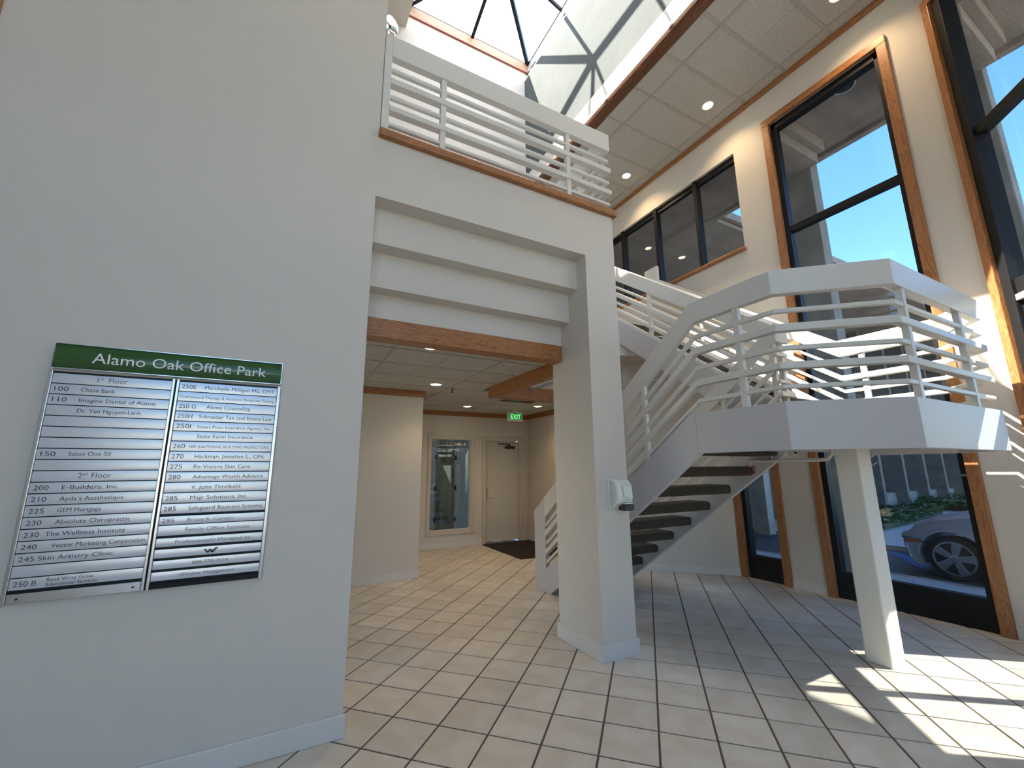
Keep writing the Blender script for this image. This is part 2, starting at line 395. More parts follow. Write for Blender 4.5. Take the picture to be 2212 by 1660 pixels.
# ---- tall window
w = struct('window_1', 'tall oak framed window behind the stair landing', (6.03, 2.31, 0))
bx('casing', WZ, w, 5.985, 6.035, 1.545, 1.645, 0, 6.61, 0.006); bx('casing', WZ, w, 5.985, 6.035, 2.975, 3.072, 0, 6.61, 0.006)
bx('casing', WY, w, 5.985, 6.035, 1.545, 3.072, 6.61, 6.712, 0.006)
b = MB(); b.box(6.04, 6.16, 1.645, 1.70, 0, 6.61); b.box(6.04, 6.16, 2.91, 2.975, 0, 6.61); b.box(6.04, 6.16, 1.645, 2.975, 6.50, 6.61)
b.build('frame', BLK, w, 0.004)
bx('mullion', BLK, w, 6.05, 6.15, 1.70, 2.91, 4.815, 4.90, 0.003)
bx('kick_panel', BLK, w, 6.05, 6.15, 1.70, 2.91, 0, 0.298, 0.003)
bx('pane', GL, w, 6.095, 6.105, 1.70, 2.91, 0.298, 4.815); bx('pane', GL, w, 6.095, 6.105, 1.70, 2.91, 4.90, 6.50)
# ---- low narrow window
w = struct('window_2', 'narrow low window in oak casing beside the stair foot', (6.03, 3.84, 0))
bx('casing', WZ, w, 5.985, 6.035, 3.49, 3.585, 0, 2.4, 0.006); bx('casing', WZ, w, 5.985, 6.035, 4.095, 4.19, 0, 2.4, 0.006)
b = MB(); b.box(6.04, 6.16, 3.585, 3.615, 0, 2.4); b.box(6.04, 6.16, 4.035, 4.095, 0, 2.4); b.build('frame', BLK, w, 0.003)
bx('kick_panel', BLK, w, 6.05, 6.15, 3.615, 4.035, 0, 0.31); bx('pane', GL, w, 6.095, 6.105, 3.615, 4.035, 0.31, 2.4)
# ---- upper ribbon window
w = struct('window_3', 'upper ribbon window with three dark mullions and oak sill', (6.1, 5.4, 4.87))
bx('sill', WY, w, 5.96, 6.10, 3.545, 7.3, 4.845, 4.895, 0.014)
b = MB(); b.box(6.08, 6.15, 3.57, 7.3, 6.46, 6.57); b.box(6.08, 6.15, 3.57, 7.3, 4.895, 4.94); b.build('frame', BLK, w, 0.003)
for y in (4.35, 5.27, 6.19):
    bx('mullion', BLK, w, 6.04, 6.16, y - .035, y + .035, 4.895, 6.57, 0.004)
for y0, y1 in ((3.57, 4.315), (4.385, 5.235), (5.305, 6.155), (6.225, 7.3)):
    bx('pane', GLD if False else GL, w, 6.11, 6.118, y0, y1, 4.94, 6.46)

# ---- diagonal wall with the second tall window (x - y = 4.83)
MD = Matrix.Translation((6.03, 1.2, 0)) @ Matrix.Rotation(-3 * PI / 4, 4, 'Z')  # local x goes (-1,-1), local y goes (+1,-1)... outside
def loc(x, y, z): return MD @ Vector((x, y, z))
LW = 1.72
b = MB(); b.box(0, 0.13, 0, 0.16, 0, 7.6, MD); b.box(LW - .1, 6.0, 0, 0.16, 0, 7.6, MD); b.box(0.13, LW - .1, 0, 0.16, 6.62, 7.6, MD)
skind(b.build('wall_diagonal', WALL), 'diagonal wall holding the second tall window')
w = struct('window_4', 'second tall window in the diagonal wall at the right edge', (5.4, 0.57, 0))
bx('casing', WZ, w, 0.03, 0.13, -0.045, 0.005, 0, 6.62, 0.006, MD); bx('casing', WZ, w, LW - .1, LW, -0.045, 0.005, 0, 6.62, 0.006, MD)
bx('casing', WX, w, 0.03, LW, -0.045, 0.005, 6.62, 6.73, 0.006, MD)
b = MB(); b.box(0.13, 0.235, -0.01, 0.13, 0, 6.62, MD); b.box(LW - .16, LW - .1, 0.01, 0.13, 0, 6.62, MD); b.box(0.13, LW - .1, .01, .13, 6.55, 6.62, MD)
b.build('frame', BLK, w, 0.004)
bx('mullion', BLK, w, 0.19, LW - .16, 0.02, 0.12, 4.82, 4.91, 0.003, MD)
bx('transom', mat('sunlit_metal', (0.45, 0.43, 0.38), 0.4), w, 0.14, LW - .11, 0.0, 0.12, 3.05, 3.11, 0.003, MD)  # pale tone is sunlight on this lower member, put into its colour
bx('transom', BLK, w, 0.14, LW - .11, 0.02, 0.12, 3.11, 3.26, 0.003, MD)
bx('door_head', BLK, w, 0.14, LW - .11, 0.03, 0.10, 2.49, 2.66, 0.003, MD)
bx('stile', BLK, w, 0.19, 0.27, 0.03, 0.10, 0, 3.05, 0.003, MD); bx('stile', BLK, w, 0.92, 1.0, 0.03, 0.10, 0, 3.05, 0.003, MD)
bx('kick_panel', BLK, w, 0.19, LW - .16, 0.03, 0.11, 0, 0.298, 0.003, MD)
for z0, z1 in ((0.298, 3.05), (3.26, 4.82), (4.91, 6.55)):
    bx('pane', GL, w, 0.19, LW - .16, 0.065, 0.072, z0, z1, 0, MD)

# ---- upper ceiling (z 7.25) with grid tiles
ce = struct('ceiling', 'upper suspended ceiling of textured lay-in panels')
b = MB(); b.box(4.10, 6.30, -6, 9.2, 7.30, 7.75); b.build('deck', WALL, ce)
xs = [4.22, 4.57, 5.83, 6.03]; ys = [2.645 + 0.6135 * k for k in range(-8, 11)]
cm = {}
b = MB()
for x in (4.57, 5.83): b.box(x - .017, x + .017, -2.3, 9.0, 7.238, 7.262)
for y in ys: b.box(4.22, 6.02, y - .017, y + .017, 7.240, 7.262)
b.build('grid', TGRID, ce)
for i in range(3):
    w_ = xs[i + 1] - xs[i]
    q = MB(); x0, x1 = -w_ / 2 + .012, w_ / 2 - .012; y0, y1 = -.3067 + .012, .3067 - .012
    if i == 1:
        q.box(x0, -.003, y0, y1, 0.0, 0.02); q.box(.003, x1, y0, y1, 0.0, 0.02); q.box(-.003, .003, y0, y1, 0.004, 0.02)
    else: q.box(x0, x1, y0, y1, 0.0, 0.02)
    me = bpy.data.meshes.new('ceiling_panel'); bmesh.ops.recalc_face_normals(q.b, faces=q.b.faces); q.b.to_mesh(me); q.b.free(); me.materials.append(CTILE)
    for k in range(len(ys) - 1):
        o = bpy.data.objects.new('ceiling_panel', me); COL.objects.link(o); o.parent = ce; o.location = ((xs[i] + xs[i + 1]) / 2, (ys[k] + ys[k + 1]) / 2, 7.25)
# wood roll at the edge of the well + white sloped ledge and well face
skind(MB().prism([(4.22, 7.24), (4.22, 7.29), (4.06, 7.36), (4.03, 7.31), (4.05, 7.25), (4.10, 7.225), (4.17, 7.22)], 'y', -2, 7.0).build('trim_3', DWY, None, 0.01), 'dark oak rounded edge of the skylight well')
b = MB()
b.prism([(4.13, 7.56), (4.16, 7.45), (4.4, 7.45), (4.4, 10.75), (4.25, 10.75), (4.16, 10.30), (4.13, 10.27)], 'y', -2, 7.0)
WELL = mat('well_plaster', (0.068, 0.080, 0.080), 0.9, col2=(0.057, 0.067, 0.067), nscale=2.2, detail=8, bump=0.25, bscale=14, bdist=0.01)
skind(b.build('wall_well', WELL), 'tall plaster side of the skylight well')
skind(MB().prism([(4.05, 7.34), (4.10, 7.30), (4.30, 7.30), (4.30, 7.45), (4.16, 7.45), (4.13, 7.565)], 'y', -2, 7.0).build('trim_8', WALL), 'white sloped ledge at the foot of the skylight well')
skind(MB().prism([(4.13, 10.27), (4.16, 10.27), (4.25, 10.50), (4.25, 10.75), (4.215, 10.75), (4.21, 10.50)], 'y', -2, 7.0).build('trim_9', WALL), 'white sloped ledge at the top of the skylight well')
b = MB(); b.box(-9, 6.3, 7.0, 7.2, 4.0, 10.2); b.box(-9, 4.4, 7.0, 7.2, 10.2, 10.52)
skind(b.build('wall_far_upper', WALL), 'upper storey wall beneath the skylight')
# roof pieces round the skylight
b = MB()
b.box(-9, 1.40, -8, 7.2, 10.2, 10.45); b.box(1.40, 4.4, -8, 0.4, 10.2, 10.45)
b.box(1.28, 1.40, 0.4, 7.2, 10.45, 10.76); b.box(1.28, 4.4, 0.28, 0.4, 10.45, 10.76)
skind(b.build('ceiling_atrium', WALL), 'high atrium ceiling around the skylight')
skind(MB().box(1.40, 4.22, 6.97, 7.0, 10.52, 10.75).build('trim_4', wood('pale_oak_x', (1, 9, 9), (0.62, 0.40, 0.26), (0.52, 0.31, 0.19)), None, 0.004), 'pale oak strip along the far skylight curb')
skind(MB().box(1.40, 4.22, 6.965, 7.0, 10.505, 10.52).build('trim_5', mat('red_bead', (0.35, 0.07, 0.05), 0.5), None), 'thin red bead below the pale oak strip')
# skylight: hipped glazing on black bars
sk = struct('window_5', 'hipped glass skylight with black glazing bars', (2.81, 3.7, 10.75))
X0, X1, Y0, Y1, ZS, ZT = 1.40, 4.22, 0.4, 7.0, 10.75, 11.2; XM = (X0 + X1) / 2; rA = Vector((XM, Y1 - (X1 - XM), ZT)); rB = Vector((XM, Y0 + (X1 - XM), ZT))
def bar(a, c, r=0.05):
    a, c = Vector(a), Vector(c); d = (c - a); L_ = d.length; q = d.to_track_quat('X', 'Z').to_matrix().to_4x4()
    bx('glazing_bar', BLK, sk, 0, L_, -r * .7, r * .7, -r, r, 0.004, Matrix.Translation(a) @ q)
for a, c in [((X1, Y1, ZS), rA), ((X0, Y1, ZS), rA), ((X0, Y0, ZS), rB), ((X1, Y0, ZS), rB), (rA, rB), ((XM, Y1, ZS), rA), ((XM, Y0, ZS), rB)]: bar(a, c)
for y in (5.62, 4.3, 3.0, 1.75):
    yy = min(max(y, rB.y), rA.y); bar((X1, y, ZS), (XM, yy, ZT), 0.035); bar((X0, y, ZS), (XM, yy, ZT), 0.035)
b = MB()
for x0, x1, y0, y1 in ((X0, X0 + .05, Y0, Y1), (X1 - .02, X1, Y0, Y1), (X0, X1, Y0, Y0 + .05), (X0, X1, Y1 - .02, Y1)): b.box(x0, x1, y0, y1, ZS, ZS + .04)
b.build('curb_frame', BLK, sk)
def pane(pts):
    b = MB(); vs = [b.b.verts.new(Vector(p) + Vector((0, 0, .02))) for p in pts]; b.b.faces.new(vs); b.build('pane', GLS, sk)
pane([(X0, Y1, ZS), (XM, Y1, ZS), rA]); pane([(XM, Y1, ZS), (X1, Y1, ZS), rA]); pane([(X0, Y0, ZS), (X1, Y0, ZS), rB])
for X in (X0, X1):
    pr_ = [Y1, 5.62, 4.3, 3.0, 1.75, Y0]
    for a, c in zip(pr_, pr_[1:]):
        ya, yc = min(max(a, rB.y), rA.y), min(max(c, rB.y), rA.y)
        pts = [(X, a, ZS), (X, c, ZS), (XM, yc, ZT)]
        if abs(ya - yc) > .01: pts.append((XM, ya, ZT))
        pane(pts)

# ---- rest of the lobby behind the viewer
b = MB()
b.box(-5.2, -5.0, -3.25, 3.0, 0, 10.2)
for x0, x1 in ((-5.2, -2.4), (-0.2, 0.3), (2.0, 2.2)): b.box(x0, x1, -3.25, -3.05, 0, 10.2)
b.box(-5.2, 2.2, -3.25, -3.05, 6.6, 10.2)
skind(b.build('wall_behind', WALL), 'wall behind the viewer with two tall window openings')
for i, (x0, x1) in enumerate(((-2.4, -0.2), (0.3, 2.0))):
    w = struct('window_%d' % (8 + i), 'tall window behind the viewer, ' + ('left one', 'right one')[i], ((x0 + x1) / 2, -3.1, 0))
    b = MB(); b.box(x0, x0 + .07, -3.2, -3.1, 0, 6.6); b.box(x1 - .07, x1, -3.2, -3.1, 0, 6.6); b.box(x0, x1, -3.2, -3.1, 4.81, 4.9); b.box(x0, x1, -3.2, -3.1, 0, .3); b.box(x0, x1, -3.2, -3.1, 3.05, 3.2)
    b.build('frame', BLK, w); bx('pane', GLC, w, x0 + .07, x1 - .07, -3.15, -3.144, .3, 6.6)
# ---- hall ceiling with grid, beams, crown strips
HC = 2.76
hc = struct('ceiling_hall', 'low hall ceiling of lay-in panels')
gxs = [-0.325, 0.895, 2.115, 3.335, 4.555, 4.94]; gys = [3.56 + 0.61 * k for k in range(0, 9)]
b = MB()
for x in gxs[:-1]: b.box(x - .0125, x + .0125, 3.6, 8.48, HC - .006, HC + .02)
for y in gys: b.box(-.325, 2.66 if y < 5.6 else 4.94, y - .0125, y + .0125, HC - .005, HC + .02)
b.build('grid', TGRID, hc)
for i in range(len(gxs) - 1):
    for k in range(len(gys) - 1):
        x0, x1, y0, y1 = gxs[i], gxs[i + 1], gys[k], gys[k + 1]
        if y0 < 5.5:
            if x0 > 2.6: continue
            x1 = min(x1, 2.68)
        q = MB(); xm = (x0 + x1) / 2
        q.box(x0 + .014, xm - .002, y0 + .014, y1 - .014, HC, HC + .015); q.box(xm + .002, x1 - .014, y0 + .014, y1 - .014, HC, HC + .015)
        q.build('ceiling_panel', CTILE, hc)
skind(MB().box(0.44, 2.43, 3.44, 3.60, 2.625, 2.79).build('beam_portal', WX, None, 0.006), 'oak beam across the hall opening')
skind(MB().box(2.64, 2.76, 3.60, 5.58, 2.60, 2.80).build('beam_side', WY, None, 0.006), 'oak beam edging the stair opening')
skind(MB().box(2.64, 4.94, 5.58, 5.70, 2.60, 2.80).build('beam_cross', WX, None, 0.006), 'oak beam crossing toward the hall wall')
skind(MB().box(-3, 1.875, 6.405, 6.44, 2.66, 2.76).build('trim_6', WX, None, 0.006), 'oak crown strip of the short hall wall')
b = MB(); b.box(1.86, 4.94, 8.45, 8.48, 2.66, 2.76); b.box(1.86, 1.89, 6.44, 8.48, 2.66, 2.76); b.box(4.91, 4.94, 5.70, 8.48, 2.66, 2.76)
skind(b.build('trim_7', WX, None, 0.006), 'oak crown strip round the back of the hall')

# ---- back window and door
w = struct('window_7', 'painted frame window in the back wall of the hall', (3.1, 8.48, 0.25))
b = MB()
b.box(2.58, 2.65, 8.455, 8.50, .25, 2.24); b.box(3.53, 3.62, 8.455, 8.50, .25, 2.24); b.box(2.65, 3.53, 8.455, 8.50, .25, .35); b.box(2.65, 3.53, 8.455, 8.50, 2.16, 2.24)
b.build('frame', FRP, w, 0.008)
bx('pane', GLB, w, 2.65, 3.53, 8.54, 8.548, .35, 2.16)
d = struct('door_1', 'beige painted hall exit door with closer', (4.33, 8.48, 0))
b = MB()
b.box(3.80, 3.87, 8.44, 8.50, 0, 2.235); b.box(4.76, 4.86, 8.44, 8.50, 0, 2.235); b.box(3.87, 4.76, 8.44, 8.50, 2.15, 2.235); b.box(4.70, 4.76, 8.46, 8.56, 0, 2.15)
b.build('frame', FRP, d, 0.006)
bx('leaf', DOORP, d, 3.875, 4.70, 8.52, 8.56, 0.03, 2.145, 0.003)
bx('threshold', ALU, d, 3.87, 4.76, 8.45, 8.56, 0, 0.015)
b = MB(); b.box(4.36, 4.60, 8.47, 8.52, 1.985, 2.045); b.box(4.15, 4.46, 8.45, 8.465, 2.075, 2.10); b.box(4.44, 4.47, 8.45, 8.49, 2.03, 2.10)
b.build('door_closer', BRONZE, d, 0.006)
b = MB(); b.box(3.90, 3.94, 8.512, 8.52, 0.95, 1.14); b.build('latch_plate', BRASS, d, 0.002)
b = MB(); b.tube([(3.92, 8.52, .93), (3.92, 8.47, .93), (3.93, 8.46, .93), (4.03, 8.46, .925)], 0.011, 8); b.build('door_handle', CHROME, d, 0, True)
tag(MB().box(3.77, 4.90, 6.77, 8.40, 0.0005, 0.012).build('floor_mat', MAT_, None, 0.004), 'dark brown entrance mat before the beige hall door', 'mat')

# ================================================================== STAIRS
SLO = 0.728
st = thing('staircase', 'open riser staircase with dark carpet treads and angled landing', 'staircase', (4.4, 3.2, 0))
prof = [(5.17, 0), (4.80, 0), (2.43, 1.67), (2.43, 2.01), (2.50, 2.01), (4.90, .28), (4.90, 1.184), (5.17, .986)]
MB().prism(prof, 'x', 3.10, 3.16).build('stringer', STRG, st, 0.005)
prof2 = [(5.17, 0), (4.80, 0), (2.43, 1.67), (2.43, 2.01), (2.50, 2.01), (4.90, .28), (4.90, 1.184), (5.17, .986)]
MB().prism(prof2, 'x', 4.33, 4.385).build('stringer', STRG, st, 0.005)
pu = [(2.36, 1.75), (2.36, 2.06), (5.33, 4.24), (5.33, 3.86), (2.43, 1.70)]
MB().prism(pu, 'x', 4.485, 4.54).build('stringer', STRG, st, 0.005)
MB().prism(pu, 'x', 5.66, 5.72).build('stringer', STRG, st, 0.005)
for k in range(1, 10):
    zt = 0.195 * k; y0 = 4.42 - .276 * (k - 2)
    MB().box(3.16, 4.33, y0, y0 + .285, zt - .095, zt).build('tread', CARPET, st, 0.024, False, 3)
for k in range(1, 11):
    zt = 1.95 + .195 * k; y0 = 2.42 + .276 * (k - 1)
    MB().box(4.54, 5.66, y0, y0 + .285, zt - .095, zt).build('tread', CARPET, st, 0.024, False, 3)
fas = [(3.13, 2.44, 0), (3.13, 1.70, 0), (3.69, 1.20, 0), (5.33, 1.20, 0), (5.69, 1.56, 0), (5.69, 2.44, 0)]
MB().sweep(fas, 0.07, [(1.67, 2.01)] * 6).build('fascia', STRG, st, 0.004)
dk = [(3.16, 2.44), (3.16, 1.715), (3.70, 1.235), (5.31, 1.235), (5.66, 1.57), (5.66, 2.44)]
MB().prism(dk, 'z', 1.84, 1.95).build('landing_deck', CARPET, st)
MB().prism([(p[0] * 1.0, p[1]) for p in dk], 'z', 1.80, 1.84).build('landing_soffit', STRG, st)
MB().box(3.16, 5.66, 2.38, 2.44, 1.70, 1.84).build('landing_beam', STRG, st)
bx('post', WHITE, st, 4.31, 4.54, 1.82, 2.0, 0, 1.80, 0.012)
bx('nosing', CARPET, st, 3.16, 4.33, 2.43, 2.47, 1.86, 1.955, 0.02)

def railing(name, label, path, posts, group=None, loc=(0, 0, 0), hb=None, boardw=0.065):
    # path: (x, y, zB, zT, hb)
    t = thing(name, label, 'railing', loc, group or 'off-white multi-rail railings')
    P = [(p[0], p[1], 0) for p in path]
    MB().sweep(P, boardw, [(p[3] - p[4], p[3]) for p in path]).build('handrail', WHITE, t, 0.006)
    for f, hh, ww in ((.845, .034, .036), (.68, .056, .066), (.49, .034, .036), (.325, .05, .066), (.135, .032, .036)):
        hs = []
        for p in path:
            z = p[2] + f * (p[3] - p[4] - p[2]); hs.append((z - hh / 2 * p[5], z + hh / 2 * p[5]))
        MB().sweep(P, ww, hs).build('rail', WHITE, t, 0.006)
    for (i, f) in posts:
        a, c = path[i], path[i + 1]
        x = a[0] + f * (c[0] - a[0]); y = a[1] + f * (c[1] - a[1]); zb = a[2] + f * (c[2] - a[2]); zt = a[3] - a[4] + f * (c[3] - c[4] - a[3] + a[4])
        ang = math.atan2(c[1] - a[1], c[0] - a[0]); m = Matrix.Translation((x, y, 0)) @ Matrix.Rotation(ang, 4, 'Z')
        sl = abs(c[3] - a[3]) / max(.01, math.hypot(c[0] - a[0], c[1] - a[1]))
        MB().box(-.025, .025, -.022, .022, zb - .03 * sl - .005, zt + .03 * sl + .01, m).build('post', WHITE, t, 0.004)
    return t
Lo = (3.13, 4.91, .27, 1.177, .262, 1.3); L1 = (3.13, 2.40, 2.01, 3.01, .195, 1.1)
outer = [Lo, L1, (3.13, 1.70, 2.01, 3.01, .195, 1), (3.69, 1.20, 2.01, 3.01, .195, 1), (5.33, 1.20, 2.01, 3.01, .195, 1), (5.69, 1.56, 2.01, 3.01, .195, 1),
         (5.69, 2.42, 2.01, 3.01, .195, 1.1), (5.69, 5.29, 4.13, 5.10, .24, 1.3)]
rt = railing('railing', 'off-white outer railing following the lower flight, landing and window side', outer,
        [(0, .745), (1, .58), (3, .09), (3, .73), (4, .5), (5, .75), (6, .22), (6, .62), (6, .98)], loc=(4.4, 3.0, 0))
bx('end_block', WHITE, rt, 5.66, 5.72, 4.99, 5.29, 4.88, 5.15, 0.012)
inner = [(4.357, 4.91, .27, 1.177, .262, 1.3), (4.357, 2.40, 2.01, 3.01, .2, 1.1), (4.512, 2.40, 2.01, 3.01, .2, 1.1), (4.512, 5.29, 4.13, 5.12, .25, 1.3)]
railing('railing', 'off-white inner railing between the two stair flights', inner, [(0, .35), (0, .745), (0, .985), (2, .015), (2, .61)], loc=(4.43, 3.0, 0))
gal = [(.50, 3.03, 4.178, 5.12, .205, 1), (2.79, 3.03, 4.178, 5.12, .205, 1), (2.79, 5.30, 4.178, 5.12, .205, 1), (4.44, 5.30, 4.178, 5.12, .205, 1)]
rt = railing('railing', 'off-white gallery railing standing on the oak ledge above the opening', gal, [(0, .20), (0, .775), (1, .2), (1, .75), (2, .4)], loc=(1.6, 3.03, 4.18))
bx('end_board', WHITE, rt, .445, .505, 3.00, 3.065, 4.178, 5.12, 0.004)

# ================================================================== LIGHT FIXTURES
def downlight(x, y, z, label, cat='ceiling light', group=None, power=30, r=.075):
    t = thing('downlight', label, cat, (x, y, z), group)
    def ring():
        b = MB(); n = 28
        for k in range(n):
            a0, a1 = 2 * PI * k / n, 2 * PI * (k + 1) / n
            p = [(r, -.004), (r + .014, -.006), (r + .018, 0.0), (r, .012)]
            A = [b.b.verts.new((x + q[0] * math.cos(a0), y + q[0] * math.sin(a0), z + q[1])) for q in p]
            B = [b.b.verts.new((x + q[0] * math.cos(a1), y + q[0] * math.sin(a1), z + q[1])) for q in p]
            for j in range(4): b.b.faces.new([A[j], B[j], B[(j + 1) % 4], A[(j + 1) % 4]])
        bmesh.ops.remove_doubles(b.b, verts=b.b.verts, dist=1e-5)
        return b
    ring().build('trim_ring', WHT, t, 0, True)
    MB().lathe([(r, 0), (r * .9, -.003), (.01, -.004)], (x, y, z - .001)).build('lens', LENS, t)
    l = bpy.data.lights.new('lamp', 'SPOT'); l.energy = power; l.color = (1.0, .70, .38); l.spot_size = math.radians(125); l.spot_blend = .8; l.shadow_soft_size = .05
    lo = bpy.data.objects.new('lamp', l); COL.objects.link(lo); lo.parent = t; lo.location = (0, 0, -.02)
    return t
downlight(5.51, 3.57, 7.246, 'round recessed downlight in the upper ceiling above the tall window', group='upper ceiling downlights', power=55)
downlight(5.52, 5.43, 7.246, 'round recessed downlight in the upper ceiling above the ribbon window', group='upper ceiling downlights', power=55)
downlight(5.52, 1.75, 7.246, 'round recessed downlight in the upper ceiling nearest the diagonal window', group='upper ceiling downlights', power=55)
hl = [(1.21, 3.97, 'recessed hall downlight nearest the oak portal beam'), (1.85, 5.79, 'recessed hall downlight left of the sprinkler head'),
      (3.10, 6.36, 'recessed hall downlight at the corner of the oak beams'), (3.09, 7.65, 'recessed hall downlight in front of the back window'),
      (4.35, 7.05, 'recessed hall downlight nearest the hall right wall')]
for x, y, lb in hl: downlight(x, y, HC - .004, lb, group='recessed hall downlights', power=17)

# ================================================================== DIRECTORY BOARD
db = thing('directory_board', 'aluminium office directory board with green header on the left wall', 'sign', (-.58, 3.0, .95))
# header: convex green extrusion
def arc_profile(z0, z1, y0, d, n=10):
    pts = []
    for k in range(n + 1):
        t = k / n; z = z0 + (z1 - z0) * t; pts.append((y0 - d * (1 - (2 * t - 1) ** 2), z))
    return pts
pp = arc_profile(2.088, 2.216, 2.985, .022); pp = [(3.0, 2.088)] + pp + [(3.0, 2.216)]
hd = MB().prism(pp, 'x', -1.095, -.062).build('header_panel', GREEN, db, 0, False)
b = MB()
for z in (2.084, 2.216): b.box(-1.097, -.060, 2.975, 3.0, z, z + .004)
b.box(-1.099, -1.095, 2.965, 3.0, 2.084, 2.22); b.box(-.062, -.058, 2.965, 3.0, 2.084, 2.22)
b.build('header_edge', ALU, db)
lettering('Alamo Oak Office Park', WHT, hd, -.945, 2.9605, 2.122, .058, .80, off=.022)
# panel back and uprights
bx('back_panel', BLK, db, -1.10, -.058, 2.984, 3.0, .948, 2.07)
for x0, x1 in ((-1.103, -1.086), (-.598, -.583), (-.578, -.563), (-.075, -.056)):
    bx('upright', ALU, db, x0, x1, 2.968, 3.0, .945, 2.072, 0.003)
left = [(None, '1 Floor', 'st'), ('100', 'Chase Bank', .115), ('110', 'Imagine Dental of Alamo', .115), (None, 'Dr. Yen Nguyen-Lenk', .115), None, None, None,
        ('150', 'Salon One 50', .115), None, (None, '2 Floor', 'nd'), ('200', 'E-Builders, Inc.', .115), ('210', "Ayda's Aesthetique", .115), ('225', 'GEM Mortgage', .115),
        ('230', 'Absolute Chiropractic', .115), ('230', 'The Wellness Institute', .088), ('240', 'Vector Marketing Corporation', .118), ('245', 'Skin Artistry Clinic', .081), None,
        ('250 B', 'Read Write Grow,\nEducational Services', .125)]
right = [('250E', 'Marchelle Milligan MS, CMT', .118), (None, 'Craniosacral Therapy & Nutrition Response Testing', .008), ('250 G', 'Alamo Counseling', .137), ('250H', 'Schneider Tax and Estate Law', .108),
         ('250I', 'Stuart Poon Insurance Agency, Inc.', .108), (None, 'State Farm Insurance', .112), ('260', 'NBI (NATIONAL BUILDING INSPECTORS)', .082), ('270', 'Hackman, Jonathan L., CPA', .114),
         ('275', 'Re-Visions Skin Care', .116), ('280', 'Advantage Wealth Advisors', .118), (None, 'V. John Threlkeld', .118), ('285', 'Majr Solutions, Inc.', .12), ('285', 'Safeguard Business Systems', .118),
         ('295', 'Bruce E. Carrier', .12), (None, 'Family Office Services', .118), (None, 'Professionally Managed by:', .081), (None, 'W', 0), (None, '888-770-7574', .168), (None, 'Windsor Management', .118)]
def slat_mesh(w, h):
    q = MB(); q.prism([(0, 0)] + [(-.0085 - .0012 * (1 - (2 * k / 6 - 1) ** 2), h * k / 6) for k in range(7)] + [(0, h)], 'x', 0, w)
    bmesh.ops.recalc_face_normals(q.b, faces=q.b.faces); me = bpy.data.meshes.new('slat'); q.b.to_mesh(me); q.b.free(); me.materials.append(SLAT); return me
db_w = world_loc(db)
def slats(rows, x0, x1, ztop, pitch, gap, thick=()):
    w_ = x1 - x0; z = ztop; me0 = slat_mesh(w_, pitch - gap)
    for i, r in enumerate(rows):
        g = gap if i not in thick else gap + .009
        zz = ztop - (i + 1) * pitch + gap / 2
        o = bpy.data.objects.new('slat', me0); COL.objects.link(o); o.parent = db; o.location = Vector((x0, 2.984, zz)) - db_w
        if i in thick: o.scale.z = (pitch - g) / (pitch - gap)
        if r is None: continue
        y = 2.984 - .0101; hh = pitch - gap; base = zz + hh * .30
        def L(txt, m, x, z, h, width=None, off=0.0):
            q = lettering(txt, m, o, x, y, z, h, width, off=off)
            q.location = -Vector((x0, 2.984, zz)); 
            if o.scale.z != 1: q.location.z = -zz; 
            return q
        if r[1] in ('1 Floor', '2 Floor'):
            L(r[1][0], INK2, x0 + .165, base, .027, off=.01); L(r[2], INK2, x0 + .183, base + .013, .015, off=.008); L('Floor', INK2, x0 + .215, base, .027, off=.01)
            continue
        if r[1] == 'W':
            b = MB(); cx = x0 + .245; s = .017
            z0 = zz + hh * .22; 
            def quad(pts):
                vs = [b.b.verts.new((cx + px * s, y, z0 + pz * s)) for px, pz in pts]; b.b.faces.new(vs)
            quad([(-2.0, 1.5), (-1.0, 0), (-.45, 0), (-1.1, 1.2), (-1.2, 1.5)]); quad([(-1.0, 0), (-.45, 0), (.25, 1.35), (-.45, 1.5), (-.65, 1.0)])
            quad([(.25, 0), (.8, 0), (2.1, 1.9), (1.25, 1.9), (.15, .55)]); quad([(-.1, .65), (.25, 0), (.8, 0), (.5, .6), (.25, 1.35)])
            q = b.build('emblem', INK2, o); q.location = -Vector((x0, 2.984, zz)); continue
        if r[0]: L(r[0], INK, x0 + (.014 if x0 < -.9 else .010), base - .001, .0245, {3: .054, 4: .068, 5: .078}[len(r[0])], .008)
        ink = INK if i < 13 or x0 < -.9 else INK2
        if '\n' in r[1]:
            a, c = r[1].split('\n'); L(a, ink, x0 + r[2], zz + hh * .55, .0165, None, .012); L(c, ink, x0 + r[2], zz + hh * .12, .0165, None, .012)
        else:
            n = len(r[1]); avail = w_ - r[2] - .012; hgt = .0215
            wd = min(avail, n * .0136)
            if n > 28: hgt = .0165
            L(r[1], ink, x0 + r[2], base + .001, hgt, wd, .032)
slats(left, -1.085, -.599, 2.060, .0553, .005, ())
slats(right, -.562, -.076, 2.060, .0565, .005, (13, 15, 16, 17, 18))
b = MB(); b.box(-1.085, -.599, 2.972, 2.99, .950, .996); b.build('base_strip', ALU, db, 0.002)
b = MB(); b.box(-.562, -.076, 2.972, 2.99, .950, .975); b.build('base_strip', BLK, db, 0.002)
for sx in (-1.05, -.63): MB().lathe([(.005, -.002), (.005, 0)], (sx, 2.972, .972), 'y', 10).build('screw', PLD, db)

